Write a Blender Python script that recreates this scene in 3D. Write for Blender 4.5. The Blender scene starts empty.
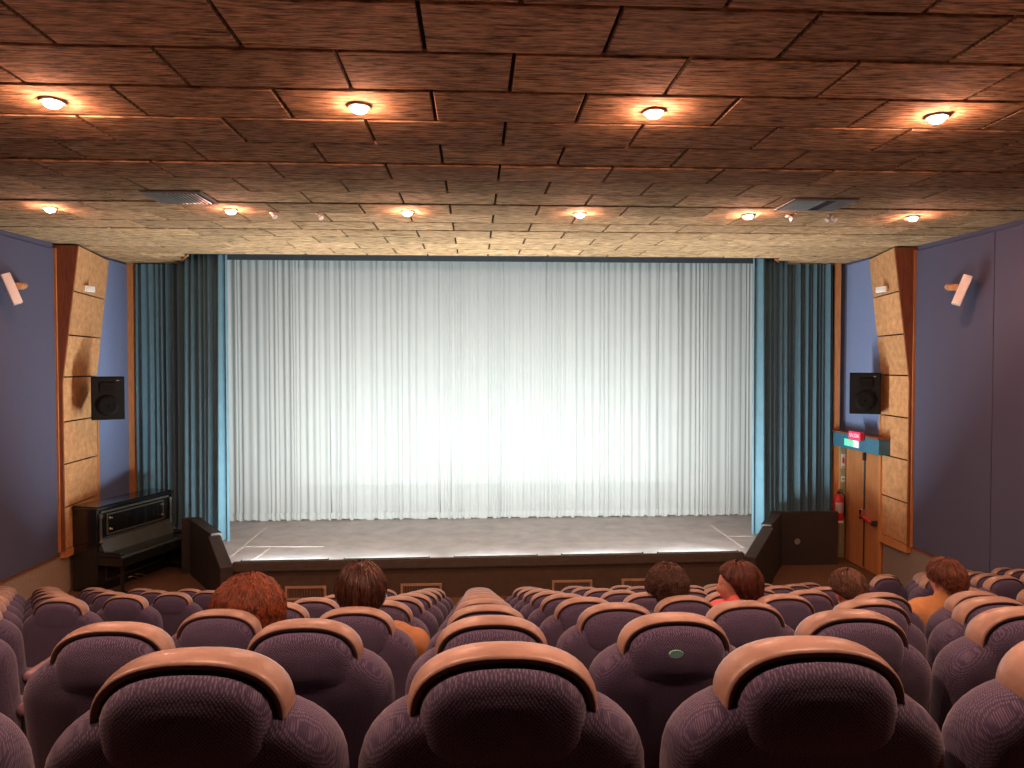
import bpy, bmesh, math, random
from mathutils import Vector, Matrix, noise
C = bpy.context.scene.collection
rnd = random.Random(7)
PI = math.pi
H0 = 3.82                     # height of the photographer's lens above the floor in front of the stage

# ------------------------------------------------------------------ camera, world, exposure
cam_d = bpy.data.cameras.new('camera'); cam = bpy.data.objects.new('camera', cam_d); C.objects.link(cam)
cam.location = (0, 0, 0); cam.rotation_euler = (PI/2 - .0258, 0, -.0505)
cam_d.sensor_width = 36; cam_d.lens = 740/1024*36; cam_d.clip_start = .05; cam_d.clip_end = 60
S = bpy.context.scene; S.camera = cam
w = bpy.data.worlds.new('world'); S.world = w; w.use_nodes = True
w.node_tree.nodes['Background'].inputs[0].default_value = (.010, .009, .010, 1)
w.node_tree.nodes['Background'].inputs[1].default_value = 1
S.view_settings.view_transform = 'Standard'; S.view_settings.look = 'None'
S.view_settings.gamma = 1; S.view_settings.use_curve_mapping = False
S.view_settings.exposure = 0.0
LAMP_W = 78.0        # each ceiling downlight
LAMP_COL = (1.0, .56, .39)
FOOT_W = 240.0       # each footlight
FOOT_COL = (.93, 1.0, .98)

# ------------------------------------------------------------------ materials
def lin(r, g, b):
    f = lambda c: (c/255/12.92) if c/255 <= .04045 else ((c/255+.055)/1.055)**2.4
    return (f(r), f(g), f(b), 1)
def mat(name, col, rough=.6, metal=0, noise_amt=.12, scale=8, stretch=(1,1,1), bump=0, bscale=60, sheen=0, spec=.5, emit=None, estr=0, rand=0, coat=0):
    m = bpy.data.materials.new(name); m.use_nodes = True
    nt = m.node_tree; N = nt.nodes; L = nt.links; b = N['Principled BSDF']
    b.inputs['Roughness'].default_value = rough; b.inputs['Metallic'].default_value = metal
    b.inputs['Specular IOR Level'].default_value = spec
    if sheen:
        b.inputs['Sheen Weight'].default_value = sheen; b.inputs['Sheen Roughness'].default_value = .5
    if coat: b.inputs['Coat Weight'].default_value = coat
    tc = N.new('ShaderNodeTexCoord'); mp = N.new('ShaderNodeMapping'); mp.inputs['Scale'].default_value = stretch
    L.new(tc.outputs['Object'], mp.inputs['Vector'])
    vec = mp.outputs[0]
    oi = N.new('ShaderNodeObjectInfo')
    if rand:
        ad = N.new('ShaderNodeVectorMath'); ad.operation = 'ADD'
        mu = N.new('ShaderNodeMath'); mu.operation = 'MULTIPLY'; mu.inputs[1].default_value = 57
        L.new(oi.outputs['Random'], mu.inputs[0]); L.new(vec, ad.inputs[0]); L.new(mu.outputs[0], ad.inputs[1]); vec = ad.outputs[0]
    nz = N.new('ShaderNodeTexNoise'); nz.inputs['Scale'].default_value = scale; nz.inputs['Detail'].default_value = 8
    nz.inputs['Roughness'].default_value = .65
    L.new(vec, nz.inputs['Vector'])
    cr = N.new('ShaderNodeValToRGB')
    cr.color_ramp.elements[0].position = .3; cr.color_ramp.elements[1].position = .7
    lo = 1-noise_amt*2; hi = 1+noise_amt
    cr.color_ramp.elements[0].color = (max(0,col[0]*lo), max(0,col[1]*lo), max(0,col[2]*lo), 1)
    cr.color_ramp.elements[1].color = (min(1,col[0]*hi), min(1,col[1]*hi), min(1,col[2]*hi), 1)
    L.new(nz.outputs['Fac'], cr.inputs[0])
    out = cr.outputs[0]
    if rand:
        hs = N.new('ShaderNodeHueSaturation'); mr = N.new('ShaderNodeMapRange')
        mr.inputs['To Min'].default_value = 1-rand; mr.inputs['To Max'].default_value = 1+rand
        L.new(oi.outputs['Random'], mr.inputs['Value']); L.new(mr.outputs[0], hs.inputs['Value']); L.new(out, hs.inputs['Color']); out = hs.outputs[0]
    L.new(out, b.inputs['Base Color'])
    if bump:
        n2 = N.new('ShaderNodeTexNoise'); n2.inputs['Scale'].default_value = bscale; n2.inputs['Detail'].default_value = 4
        L.new(vec, n2.inputs['Vector'])
        bp = N.new('ShaderNodeBump'); bp.inputs['Strength'].default_value = bump; bp.inputs['Distance'].default_value = .01
        L.new(n2.outputs['Fac'], bp.inputs['Height']); L.new(bp.outputs[0], b.inputs['Normal'])
    if emit:
        b.inputs['Emission Color'].default_value = (*emit[:3], 1); b.inputs['Emission Strength'].default_value = estr
    m['_vec'] = 0
    if name == 'wood_wool_board':
        cr.color_ramp.elements[0].position = .36; cr.color_ramp.elements[1].position = .64
    return m
def fabric_mat(name, col, dot, scale):
    m = mat(name, col, rough=.85, noise_amt=.1, scale=14, sheen=.15, spec=.2)
    nt = m.node_tree; N = nt.nodes; L = nt.links; b = N['Principled BSDF']
    tc = N.new('ShaderNodeTexCoord')
    vo = N.new('ShaderNodeTexVoronoi'); vo.inputs['Scale'].default_value = scale; vo.inputs['Randomness'].default_value = .3; vo.voronoi_dimensions = '2D'
    sp = N.new('ShaderNodeSeparateXYZ'); L.new(tc.outputs['Object'], sp.inputs[0])
    ma = N.new('ShaderNodeMath'); ma.operation = 'SUBTRACT'; L.new(sp.outputs[2], ma.inputs[0]); L.new(sp.outputs[1], ma.inputs[1])
    cb = N.new('ShaderNodeCombineXYZ'); L.new(sp.outputs[0], cb.inputs[0]); L.new(ma.outputs[0], cb.inputs[1])
    rt = N.new('ShaderNodeMapping'); rt.inputs['Rotation'].default_value = (0,0,PI/4); L.new(cb.outputs[0], rt.inputs['Vector'])
    L.new(rt.outputs[0], vo.inputs['Vector'])
    cr = N.new('ShaderNodeValToRGB'); cr.color_ramp.elements[0].position = .16; cr.color_ramp.elements[1].position = .42
    cr.color_ramp.elements[0].color = (1,1,1,1); cr.color_ramp.elements[1].color = (0,0,0,1)
    L.new(vo.outputs['Distance'], cr.inputs[0])
    mx = N.new('ShaderNodeMix'); mx.data_type = 'RGBA'; mx.inputs['B'].default_value = dot
    src = b.inputs['Base Color'].links[0].from_socket
    L.new(cr.outputs[0], mx.inputs['Factor']); L.new(src, mx.inputs['A']); L.new(mx.outputs['Result'], b.inputs['Base Color'])
    bp = N.new('ShaderNodeBump'); bp.inputs['Strength'].default_value = .2; bp.inputs['Distance'].default_value = .002
    L.new(vo.outputs['Distance'], bp.inputs['Height']); bp.invert = True; L.new(bp.outputs[0], b.inputs['Normal'])
    return m
M = {}
M['board'] = mat('wood_wool_board', (.54,.345,.19,1), rough=.95, noise_amt=.40, scale=6, stretch=(1,7,7), bump=.8, bscale=14, rand=.20, spec=.1)
M['slab'] = mat('dark_ceiling_void', (.045,.028,.018,1), rough=1, spec=.05)
M['panel'] = mat('cork_board_panel', (.62,.325,.15,1), rough=.9, noise_amt=.16, scale=9, bump=.4, bscale=60, rand=.08, spec=.15)
M['wood'] = mat('orange_varnished_wood', (.60,.26,.09,1), rough=.4, noise_amt=.16, scale=5, stretch=(7,7,.7), bump=.05)
M['darkwood'] = mat('red_brown_wood', (.26,.085,.03,1), rough=.45, noise_amt=.2, scale=5, stretch=(7,7,.7))
M['doorwood'] = mat('door_veneer', (.50,.21,.08,1), rough=.4, noise_amt=.12, scale=4, stretch=(7,7,.6))
M['bluewall'] = mat('slate_blue_wall_fabric', (.100,.103,.165,1), rough=.95, noise_amt=.07, scale=90, bump=.25, bscale=400, spec=.1)
M['litblue'] = mat('stage_lit_blue_wall', (.175,.235,.42,1), rough=.85, noise_amt=.04, scale=20)  # brighter copy of the wall blue; white stage light put into the colour
M['dado'] = mat('beige_plaster_dado', (.36,.27,.19,1), rough=.9, noise_amt=.1, scale=20)
M['dadog'] = mat('grey_carpeted_dado', (.26,.21,.175,1), rough=.95, noise_amt=.12, scale=90)
M['carpet'] = mat('brown_carpet', (.16,.085,.05,1), rough=1, noise_amt=.2, scale=60, bump=.4, bscale=200, spec=.05)
M['stagefloor'] = mat('grey_stage_vinyl', (.46,.45,.45,1), rough=.45, noise_amt=.14, scale=2.5, bump=.05, bscale=30, spec=.35)
M['stageface'] = mat('brown_stage_face', (.075,.048,.030,1), rough=.8, noise_amt=.1, scale=8)
M['curb'] = mat('brown_grey_stage_edge', (.075,.058,.047,1), rough=.7)
M['wing'] = mat('dark_brown_wing_board', (.032,.025,.021,1), rough=.65)
M['tape'] = mat('pale_floor_tape', (.62,.62,.60,1), rough=.5)
M['white'] = mat('white_painted_plastic', (.85,.84,.82,1), rough=.5, noise_amt=.03)
M['black'] = mat('black_stage_cloth', (.006,.006,.007,1), rough=.9, spec=.1)
M['greymask'] = mat('grey_pelmet', (.055,.06,.068,1), rough=.8)
M['spk'] = mat('black_speaker_vinyl', (.006,.0055,.005,1), rough=.7, noise_amt=.2, scale=90, spec=.12)
M['spkcone'] = mat('speaker_grille', (.010,.009,.008,1), rough=.7, spec=.12)
M['piano'] = mat('black_piano_lacquer', (.010,.011,.011,1), rough=.17, spec=.6, noise_amt=.05, coat=.4)
M['pianosheen'] = mat('black_lacquer_painted_sheen', (.075,.088,.082,1), rough=.3, spec=.6)  # grey-green sheen of the reflected curtain put into the black lacquer's colour
M['brass'] = mat('aged_brass', (.75,.62,.40,1), rough=.3, metal=1, noise_amt=.05)
M['chrome'] = mat('chrome', (.75,.75,.75,1), rough=.18, metal=1, noise_amt=.02)
M['ivory'] = mat('ivory_keys', (.6,.57,.5,1), rough=.3)
M['fabric'] = fabric_mat('purple_seat_fabric', (.044,.036,.078,1), (.12,.095,.15,1), 205)
M['cap'] = mat('tan_vinyl', (.275,.178,.135,1), rough=.38, noise_amt=.16, scale=9, bump=.3, bscale=16, rand=.10, spec=.45)
M['lip'] = mat('shaded_vinyl_edge', (.045,.020,.018,1), rough=.5)  # rear-facing side of the tan vinyl, its shade put into the colour
M['seatframe'] = mat('dark_seat_metal', (.03,.028,.03,1), rough=.5)
M['armpad'] = mat('mauve_armrest_vinyl', (.22,.14,.17,1), rough=.5)
M['plate'] = mat('teal_number_plate', (.16,.42,.36,1), rough=.3)
M['teal'] = mat('teal_painted_board', (.045,.16,.25,1), rough=.6)
M['board_g'] = mat('olive_beige_board', (.40,.36,.20,1), rough=.6)
M['red'] = mat('extinguisher_red', (.55,.02,.03,1), rough=.3, noise_amt=.05)
M['paper'] = mat('white_label', (.75,.74,.68,1), rough=.6, noise_amt=.03)
M['redsign'] = mat('red_sign_face', (.85,.05,.12,1), rough=.4, emit=(1,.06,.16), estr=.55)
M['greensign'] = mat('green_sign_face', (.12,.65,.42,1), rough=.4, emit=(.15,.9,.6), estr=.55)
M['whitesign'] = mat('white_sign_face', (.85,.8,.8,1), rough=.4, emit=(1,.92,.92), estr=.45)
M['pinktext'] = mat('pale_pink_letters', (.95,.55,.65,1), rough=.4, emit=(1,.5,.62), estr=.5)
M['bulb'] = mat('glowing_bulb', (1,.8,.6,1), emit=(1,.45,.30), estr=900)
M['ring'] = mat('downlight_ring', (.5,.38,.3,1), rough=.35, metal=.5)
M['vent'] = mat('grey_vent_metal', (.22,.21,.20,1), rough=.5)
M['ventdark'] = mat('vent_shadow_gap', (.03,.025,.02,1), rough=.9)
M['grille'] = mat('pale_wood_grille_frame', (.42,.27,.17,1), rough=.6)
M['grilleslat'] = mat('brown_grille_slat', (.15,.09,.055,1), rough=.7)
M['screen'] = mat('projection_screen', (.80,.82,.82,1), rough=.8, noise_amt=.01)
M['backwall'] = mat('pale_grey_stage_wall', (.55,.57,.58,1), rough=.9, noise_amt=.03)
M['skin'] = mat('skin', (.52,.24,.17,1), rough=.5, noise_amt=.05, spec=.35)
M['eyew'] = mat('eye', (.5,.48,.46,1), rough=.2, noise_amt=.02)
M['iris'] = mat('dark_brown_iris', (.03,.015,.01,1), rough=.15)
M['lipcol'] = mat('lips', (.42,.13,.11,1), rough=.4)
M['bluecurtain'] = mat('teal_blue_velvet', (.105,.22,.29,1), rough=.9, noise_amt=.06, scale=5, sheen=.25, spec=.15)
# sheer curtain
def sheer():
    m = bpy.data.materials.new('white_sheer_cloth'); m.use_nodes = True; nt = m.node_tree; N = nt.nodes; L = nt.links
    b = N['Principled BSDF']; b.inputs['Base Color'].default_value = (.78,.84,.84,1); b.inputs['Roughness'].default_value = .85
    b.inputs['Specular IOR Level'].default_value = .15
    tc = N.new('ShaderNodeTexCoord'); nz = N.new('ShaderNodeTexNoise'); nz.inputs['Scale'].default_value = 3
    L.new(tc.outputs['Object'], nz.inputs['Vector'])
    cr = N.new('ShaderNodeValToRGB'); cr.color_ramp.elements[0].color = (.62,.67,.67,1); cr.color_ramp.elements[1].color = (.67,.73,.73,1)
    L.new(nz.outputs['Fac'], cr.inputs[0]); L.new(cr.outputs[0], b.inputs['Base Color'])
    tl = N.new('ShaderNodeBsdfTranslucent'); tl.inputs[0].default_value = (.5,.56,.56,1)
    tr = N.new('ShaderNodeBsdfTransparent')
    m1 = N.new('ShaderNodeMixShader'); m1.inputs[0].default_value = .3
    m2 = N.new('ShaderNodeMixShader'); m2.inputs[0].default_value = .16
    L.new(b.outputs[0], m1.inputs[1]); L.new(tl.outputs[0], m1.inputs[2])
    L.new(m1.outputs[0], m2.inputs[1]); L.new(tr.outputs[0], m2.inputs[2])
    L.new(m2.outputs[0], N['Material Output'].inputs[0]); return m
M['sheer'] = sheer()

# ------------------------------------------------------------------ mesh helpers
def finish(name, bm, m, parent=None, smooth=False, loc=None):
    me = bpy.data.meshes.new(name)
    bmesh.ops.recalc_face_normals(bm, faces=bm.faces)
    bm.to_mesh(me); bm.free()
    mats = m if isinstance(m, (list, tuple)) else [m]
    for k in mats: me.materials.append(M[k] if isinstance(k, str) else k)
    if smooth:
        for p in me.polygons: p.use_smooth = True
    o = bpy.data.objects.new(name, me); C.objects.link(o)
    if parent: o.parent = parent
    if loc: o.location = loc
    return o
def thing(name, label, cat, loc=(0,0,0), rz=0, group=None):
    o = bpy.data.objects.new(name, None); C.objects.link(o); o.empty_display_size = .1
    o.location = loc; o.rotation_euler = (0,0,rz); o['label'] = label; o['category'] = cat
    if group: o['group'] = group
    return o
def tag(o, label, cat, group=None):
    o['label'] = label; o['category'] = cat
    if group: o['group'] = group
    return o
def struct(o): o['kind'] = 'structure'; return o
def box(bm, c, s, rot=None, bevel=0, seg=2, mi=0):
    r = bmesh.ops.create_cube(bm, size=1); vs = r['verts']
    mt = Matrix.Diagonal((s[0], s[1], s[2], 1))
    if rot is not None: mt = rot.to_4x4() @ mt
    mt = Matrix.Translation(c) @ mt
    bmesh.ops.transform(bm, matrix=mt, verts=vs)
    fs = list({f for v in vs for f in v.link_faces})
    if mi:
        for f in fs: f.material_index = mi
    if bevel:
        es = list({e for v in vs for e in v.link_edges})
        bmesh.ops.bevel(bm, geom=es, offset=bevel, segments=seg, affect='EDGES', profile=.5)
    return vs
def bx(x0, x1, y0, y1, z0, z1, bevel=0, bm=None, mi=0):
    bm = bm or bmesh.new()
    box(bm, ((x0+x1)/2, (y0+y1)/2, (z0+z1)/2), (abs(x1-x0), abs(y1-y0), abs(z1-z0)), bevel=bevel, mi=mi)
    return bm
def poly_prism(bm, pts, z0, z1):
    """pts: plan polygon; z1 may be a function (x,y) or number"""
    f1 = z1 if callable(z1) else (lambda x, y: z1)
    f0 = z0 if callable(z0) else (lambda x, y: z0)
    a = [bm.verts.new((x, y, f0(x, y))) for x, y in pts]; b = [bm.verts.new((x, y, f1(x, y))) for x, y in pts]
    bm.faces.new(a[::-1]); bm.faces.new(b)
    n = len(pts)
    for i in range(n): bm.faces.new((a[i], a[(i+1) % n], b[(i+1) % n], b[i]))
    return bm
def hexa(bm, P):
    """8 corners: bottom 4 then top 4"""
    v = [bm.verts.new(p) for p in P]
    for q in ((3,2,1,0),(4,5,6,7),(0,1,5,4),(1,2,6,5),(2,3,7,6),(3,0,4,7)): bm.faces.new([v[i] for i in q])
    return bm
def tube(bm, pts, r, sides=8, cap=True):
    pts = [Vector(p) for p in pts]; rings = []
    n = len(pts); rr = r if isinstance(r, (list, tuple)) else [r]*n
    prev = None
    for i, p in enumerate(pts):
        d = (pts[min(i+1, n-1)] - pts[max(i-1, 0)])
        if d.length < 1e-9: d = Vector((0,0,1))
        d.normalize()
        if prev is None:
            a = d.cross(Vector((0,0,1)));
            if a.length < .1: a = d.cross(Vector((0,1,0)))
        else: a = prev - d*prev.dot(d)
        a.normalize(); b = d.cross(a); prev = a
        rings.append([bm.verts.new(p + (a*math.cos(t*2*PI/sides) + b*math.sin(t*2*PI/sides))*rr[i]) for t in range(sides)])
    for i in range(n-1):
        for t in range(sides):
            bm.faces.new((rings[i][t], rings[i][(t+1) % sides], rings[i+1][(t+1) % sides], rings[i+1][t]))
    if cap: bm.faces.new(rings[0][::-1]); bm.faces.new(rings[-1])
    return bm
def lathe(bm, prof, c=(0,0,0), seg=20, axis='z'):
    rings = []
    for r, z in prof:
        ring = []
        for t in range(seg):
            a = t*2*PI/seg; p = (r*math.cos(a), r*math.sin(a), z)
            if axis == 'y': p = (p[0], p[2], p[1])
            if axis == 'x': p = (p[2], p[0], p[1])
            ring.append(bm.verts.new((p[0]+c[0], p[1]+c[1], p[2]+c[2])))
        rings.append(ring)
    for i in range(len(rings)-1):
        for t in range(seg):
            bm.faces.new((rings[i][t], rings[i][(t+1) % seg], rings[i+1][(t+1) % seg], rings[i+1][t]))
    bm.faces.new(rings[0][::-1]); bm.faces.new(rings[-1])
    return bm
def pillow(bm, outline, y0, y1, rad, shear=None, segs=5, dome=0.0):
    """outline: closed (x,z) loop; thickness from y0 to y1, edges rounded by rad"""
    cx = sum(p[0] for p in outline)/len(outline); cz = sum(p[1] for p in outline)/len(outline)
    n = len(outline)
    nrm = []
    for i in range(n):
        a = Vector(outline[i-1]); b = Vector(outline[(i+1) % n]); d = (b-a).normalized(); nv = Vector((d.y, -d.x))
        if nv.dot(Vector(outline[i])-Vector((cx, cz))) < 0: nv = -nv
        nrm.append(nv)
    lev = [(rad*(1-math.sin(t)), rad*(1-math.cos(t))) for t in [PI/2*(1-k/segs) for k in range(segs+1)]]
    rings_spec = []   # (inset, y)
    for k in range(segs+1):
        t = PI/2*k/segs
        rings_spec.append((rad*(1-math.sin(t)), y0 + rad*(1-math.cos(t))))
    for k in range(segs+1):
        t = PI/2*(1-k/segs)
        rings_spec.append((rad*(1-math.sin(t)), y1 - rad*(1-math.cos(t))))
    sh = shear or (lambda x, y, z: (x, y, z))
    def ring(inset, y, sc=1):
        out = []
        for i, (x, z) in enumerate(outline):
            px = x - nrm[i].x*inset; pz = z - nrm[i].y*inset
            px = cx + (px-cx)*sc; pz = cz + (pz-cz)*sc
            out.append(bm.verts.new(sh(px, y, pz)))
        return out
    rs = [ring(rad, y0 - dome, .45), ring(rad, y0 - dome*.55, .78)] if dome else []
    rs += [ring(i, y) for i, y in rings_spec]
    for a, b in zip(rs, rs[1:]):
        for i in range(n): bm.faces.new((a[i], a[(i+1) % n], b[(i+1) % n], b[i]))
    bm.faces.new(rs[0]); bm.faces.new(rs[-1][::-1])
    return bm
def children(o): return [c for c in o.children]
def copy_tree(o, parent=None):
    c = o.copy(); C.objects.link(c); c.parent = parent
    for ch in list(o.children): copy_tree(ch, c)
    return c
def text_mesh(name, body, size, m, parent, mtx, ext=.002):
    cu = bpy.data.curves.new(name, 'FONT'); cu.body = body; cu.size = size; cu.extrude = ext; cu.align_x = 'CENTER'; cu.align_y = 'CENTER'
    t = bpy.data.objects.new(name, cu); C.objects.link(t)
    dg = bpy.context.evaluated_depsgraph_get(); me = bpy.data.meshes.new_from_object(t.evaluated_get(dg))
    bpy.data.objects.remove(t); me.transform(mtx); me.materials.append(M[m])
    o = bpy.data.objects.new(name, me); C.objects.link(o)
    if parent: o.parent = parent
    return o

# ------------------------------------------------------------------ room constants
XL, XR = -6.857, 7.329
C0, T, TL, JX = 3.9605, .6288, 1.0922, -.2995
DB = C0 + 5*T
def cz(d): return 1.9015 + max(0, d-DB)*.01418
NR = 9
Dk = lambda k: 1.268 + .8564*(k-1)
hk = lambda k: -(.4809 + .2473*(k-1)) - (.002 if k == 1 else 0)
SH = 1.02
P = .53; X0 = .0475
def sag(x): return .012*x*x if abs(x) < 8 else .77
FZ = -3.82

# ------------------------------------------------------------------ floor (stepped tiers, curved with the rows)
bm = bmesh.new()
prof = [(-4.0, hk(1)-SH)]
for k in range(1, NR+1):
    prof.append((Dk(k)+.556, hk(k)-SH))
    prof.append((Dk(k)+.557, (hk(k+1)-SH) if k < NR else FZ+.17))
prof += [(Dk(NR)+1.5, FZ+.17), (Dk(NR)+1.501, FZ), (17.2, FZ)]
xs = [XL-.05 + (XR-XL+.1)*i/28 for i in range(29)]
grid = []
for x in xs:
    col = []
    for (d, z) in prof:
        s = sag(x) if 0 < d < 12 else 0
        col.append(bm.verts.new((x, d+s, z)))
    grid.append(col)
for a, b in zip(grid, grid[1:]):
    for j in range(len(prof)-1): bm.faces.new((a[j], b[j], b[j+1], a[j+1]))
bot = [[bm.verts.new((x, d, -4.2)) for d in (-4.0, 17.2)] for x in xs]
for a, b in zip(bot, bot[1:]): bm.faces.new((a[0], a[1], b[1], b[0]))
struct(finish('floor', bm, 'carpet'))

# ------------------------------------------------------------------ ceiling slab and its boards
bm = bmesh.new()
LC = [(-5.15,13.6), (-5.92,15.15)]; RC = [(5.62,13.6), (6.25,14.75)]
top = lambda x, y: cz(y)+.30
low = lambda x, y: cz(y)+.035
poly_prism(bm, [(XL,-4), (XR,-4), (XR,DB), (XL,DB)], low, top)
poly_prism(bm, [(XL,DB), (XR,DB), (XR,13.6), (XL,13.6)], low, top)
poly_prism(bm, [(XL,13.6), LC[0], LC[1], (XL,15.15)], low, top)
poly_prism(bm, [RC[0], (XR,13.6), (XR,14.75), RC[1]], low, top)
ceiling = struct(finish('ceiling', bm, 'slab'))
tile_cache = {}
def tile(x0, x1, y0, y1, zoff, tilt):
    g = .013; w_ = round(x1-x0-2*g, 3); d_ = round(y1-y0-.036, 3)
    if w_ < .05 or d_ < .05: return
    key = (w_, d_)
    if key not in tile_cache:
        b = bmesh.new(); box(b, (0,0,.02), (w_, d_, .04))
        es = [e for e in b.edges if all(v.co.z < .01 for v in e.verts)]
        bmesh.ops.bevel(b, geom=es, offset=.006, segments=1, affect='EDGES')
        me = bpy.data.meshes.new('ceiling_panel'); bmesh.ops.recalc_face_normals(b, faces=b.faces); b.to_mesh(me); b.free()
        me.materials.append(M['board']); tile_cache[key] = me
    o = bpy.data.objects.new('ceiling_panel', tile_cache[key]); C.objects.link(o); o.parent = ceiling
    yc = (y0+y1)/2; o.location = ((x0+x1)/2, yc, cz(yc)+zoff); o.rotation_euler = (math.atan(.01418) if tilt else 0, 0, 0)
for k in range(-4, 16):
    y0 = C0+T*k; y1 = min(y0+T, 13.6)
    off = JX + (-TL/2 if k % 2 else 0)
    n = math.ceil((XL-off)/TL)
    edges = [XL] + [off+TL*i for i in range(n, n+16) if XL+.02 < off+TL*i < XR-.02] + [XR]
    rowz = rnd.uniform(-.006, .006) + (-.007 if k in (2, 8) else 0)
    yy0 = y0 + (.018 if k == 5 else 0)
    for a, b in zip(edges, edges[1:]): tile(a, b, yy0, y1, rowz+rnd.uniform(-.002, .002), k >= 5)
for (y0, y1) in ((13.6, 14.02), (14.02, 14.65), (14.65, 15.15)):
    ym = (y0+y1)/2; e = -5.15-.77*(ym-13.6)/1.55
    tile(XL, XL+.85, y0, y1, 0, True); tile(XL+.85, e, y0, y1, 0, True)
for (y0, y1) in ((13.6, 14.02), (14.02, 14.75)):
    ym = (y0+y1)/2; e = 5.62+.63*(ym-13.6)/1.15
    tile(e, 6.6, y0, y1, 0, True); tile(6.6, XR, y0, y1, 0, True)
# wooden fascia strips round the slot above the stage
for A, B in (((-5.15,13.61), (-5.92,15.15)), ((5.62,13.61), (6.25,14.75))):
    bm = bmesh.new(); s = 1 if A[0] < 0 else -1
    hexa(bm, [(A[0],A[1],cz(A[1])-.02),(A[0]+.03*s,A[1],cz(A[1])-.02),(B[0]+.03*s,B[1],cz(B[1])-.02),(B[0],B[1],cz(B[1])-.02),
              (A[0],A[1],cz(A[1])+.32),(A[0]+.03*s,A[1],cz(A[1])+.32),(B[0]+.03*s,B[1],cz(B[1])+.32),(B[0],B[1],cz(B[1])+.32)])
    finish('fascia', bm, 'wood', ceiling)
finish('fascia', bx(-5.15, 5.62, 13.6, 13.63, cz(13.6)-.005, cz(13.6)+.33), 'greymask', ceiling)

# ------------------------------------------------------------------ side walls
def side_wall(name, X, s, dnear, dend, dado_m, zb):
    o = struct(finish(name, bx(X, X+.2*s, -4, 17.2, FZ-.3, 3.2), 'bluewall'))
    # fabric panels
    d = dnear; wd = 1.9
    while d > -4:
        d1 = max(d-wd, -4)
        finish('fabric_panel', bx(X-.018*s, X, d1+.006, d-.006, max(zb, hk(1)-SH+.4) if d1 < 2 else zb, 1.885, bevel=.006), 'bluewall', o)
        d = d1
    finish('dado', bx(X-.012*s, X, 8.2, dend, FZ, zb-.03), dado_m, o)
    finish('dado_rail', bx(X-.03*s, X, 8.0, dnear, zb-.035, zb-.005), 'darkwood', o)
    return o
wl = side_wall('wall_left', XL, -1, 12.5, 13.7, 'dado', -3.13)
wr = side_wall('wall_right', XR, 1, 12.0, 12.86, 'dadog', -3.04)
finish('lit_wall_panel', bx(XL, XL+.012, 13.60, 15.0, FZ, 1.97), 'litblue', wl)
finish('lit_wall_panel', bx(XR-.012, XR, 12.9, 14.24, -1.28, 1.96), 'litblue', wr)
struct(finish('wall_back', bx(XL-.2, XR+.2, -4.2, -4, -3.9, 2.3), 'bluewall'))
# slanted cork-board pilasters at the stage end of each side wall
def pilaster(name, X, s, dn, df_top, df_low, nx_top, nx_low, zs, zbase):
    root = struct(finish(name, bx(X-.004*s, X, dn+.01, df_low, FZ+.6, 1.9), 'slab'))
    zc_ = zs[2] - .1      # height where the slanted upper part begins
    def nearx(z): return nx_low if z <= zc_ else nx_low + (nx_top-nx_low)*(z-zc_)/(1.95-zc_)
    def fard(z): return df_low if z <= zc_ else df_low + (df_top-df_low)*(z-zc_)/(1.95-zc_)
    lv = [1.955] + zs + [zbase]
    ext = []
    for a, b in zip(lv, lv[1:]):
        cuts = [a] + ([zc_] if b < zc_ < a-.05 and a-zc_ > .02 else []) + [b]
        bmm = bmesh.new(); g = .012; th = .03
        for u, v_ in zip(cuts, cuts[1:]):
            u2 = u-g if u == a else u; v2 = v_+g if v_ == b else v_
            Pt = []
            for z in (v2, u2):
                x_n, d_f = nearx(z), fard(z)
                Pt.append([(x_n, dn, z), (X-.035*s, d_f, z), (X-.003*s, d_f, z), (x_n+th*s, dn, z)])
            hexa(bmm, Pt[0]+Pt[1])
        finish('cork_panel', bmm, 'panel', root)
    # wooden cheek facing the seats
    bmm = bmesh.new(); zt = 1.95
    ch = [(X, zbase-.02), (nx_low-.0*s, zbase-.02), (nx_low, zc_), (nx_top, zt), (X, zt)]
    a = [bmm.verts.new((x, dn-.035, z)) for x, z in ch]; b = [bmm.verts.new((x, dn-.003, z)) for x, z in ch]
    bmm.faces.new(a); bmm.faces.new(b[::-1])
    for i in range(5): bmm.faces.new((a[i], a[(i+1)%5], b[(i+1)%5], b[i]))
    finish('wooden_cheek', bmm, 'darkwood', root)
    finish('edge_strip', bx(X-.055*s, X, dn-.055, dn-.036, zbase-.03, 1.9), 'wood', root)
    finish('edge_strip', bx(X-.045*s, X, df_low+.005, df_low+.06, zbase if s < 0 else -1.28, zc_), 'wood', root)
    finish('plinth', bx(nx_low-.0*s, X, dn, df_low if s < 0 else dn+.85, zbase-.14, zbase-.005), 'wood', root)
    return root
pilaster('trim_1', XL, -1, 12.5, 14.25, 13.72, -6.46, -6.745, [1.21,.49,-.2,-.94,-1.64,-2.355], -3.05)
pilaster('trim_2', XR, 1, 12.0, 13.40, 12.92, 6.95, 7.235, [1.225,.515,-.18,-.89,-1.60,-2.32], -3.02)
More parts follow.
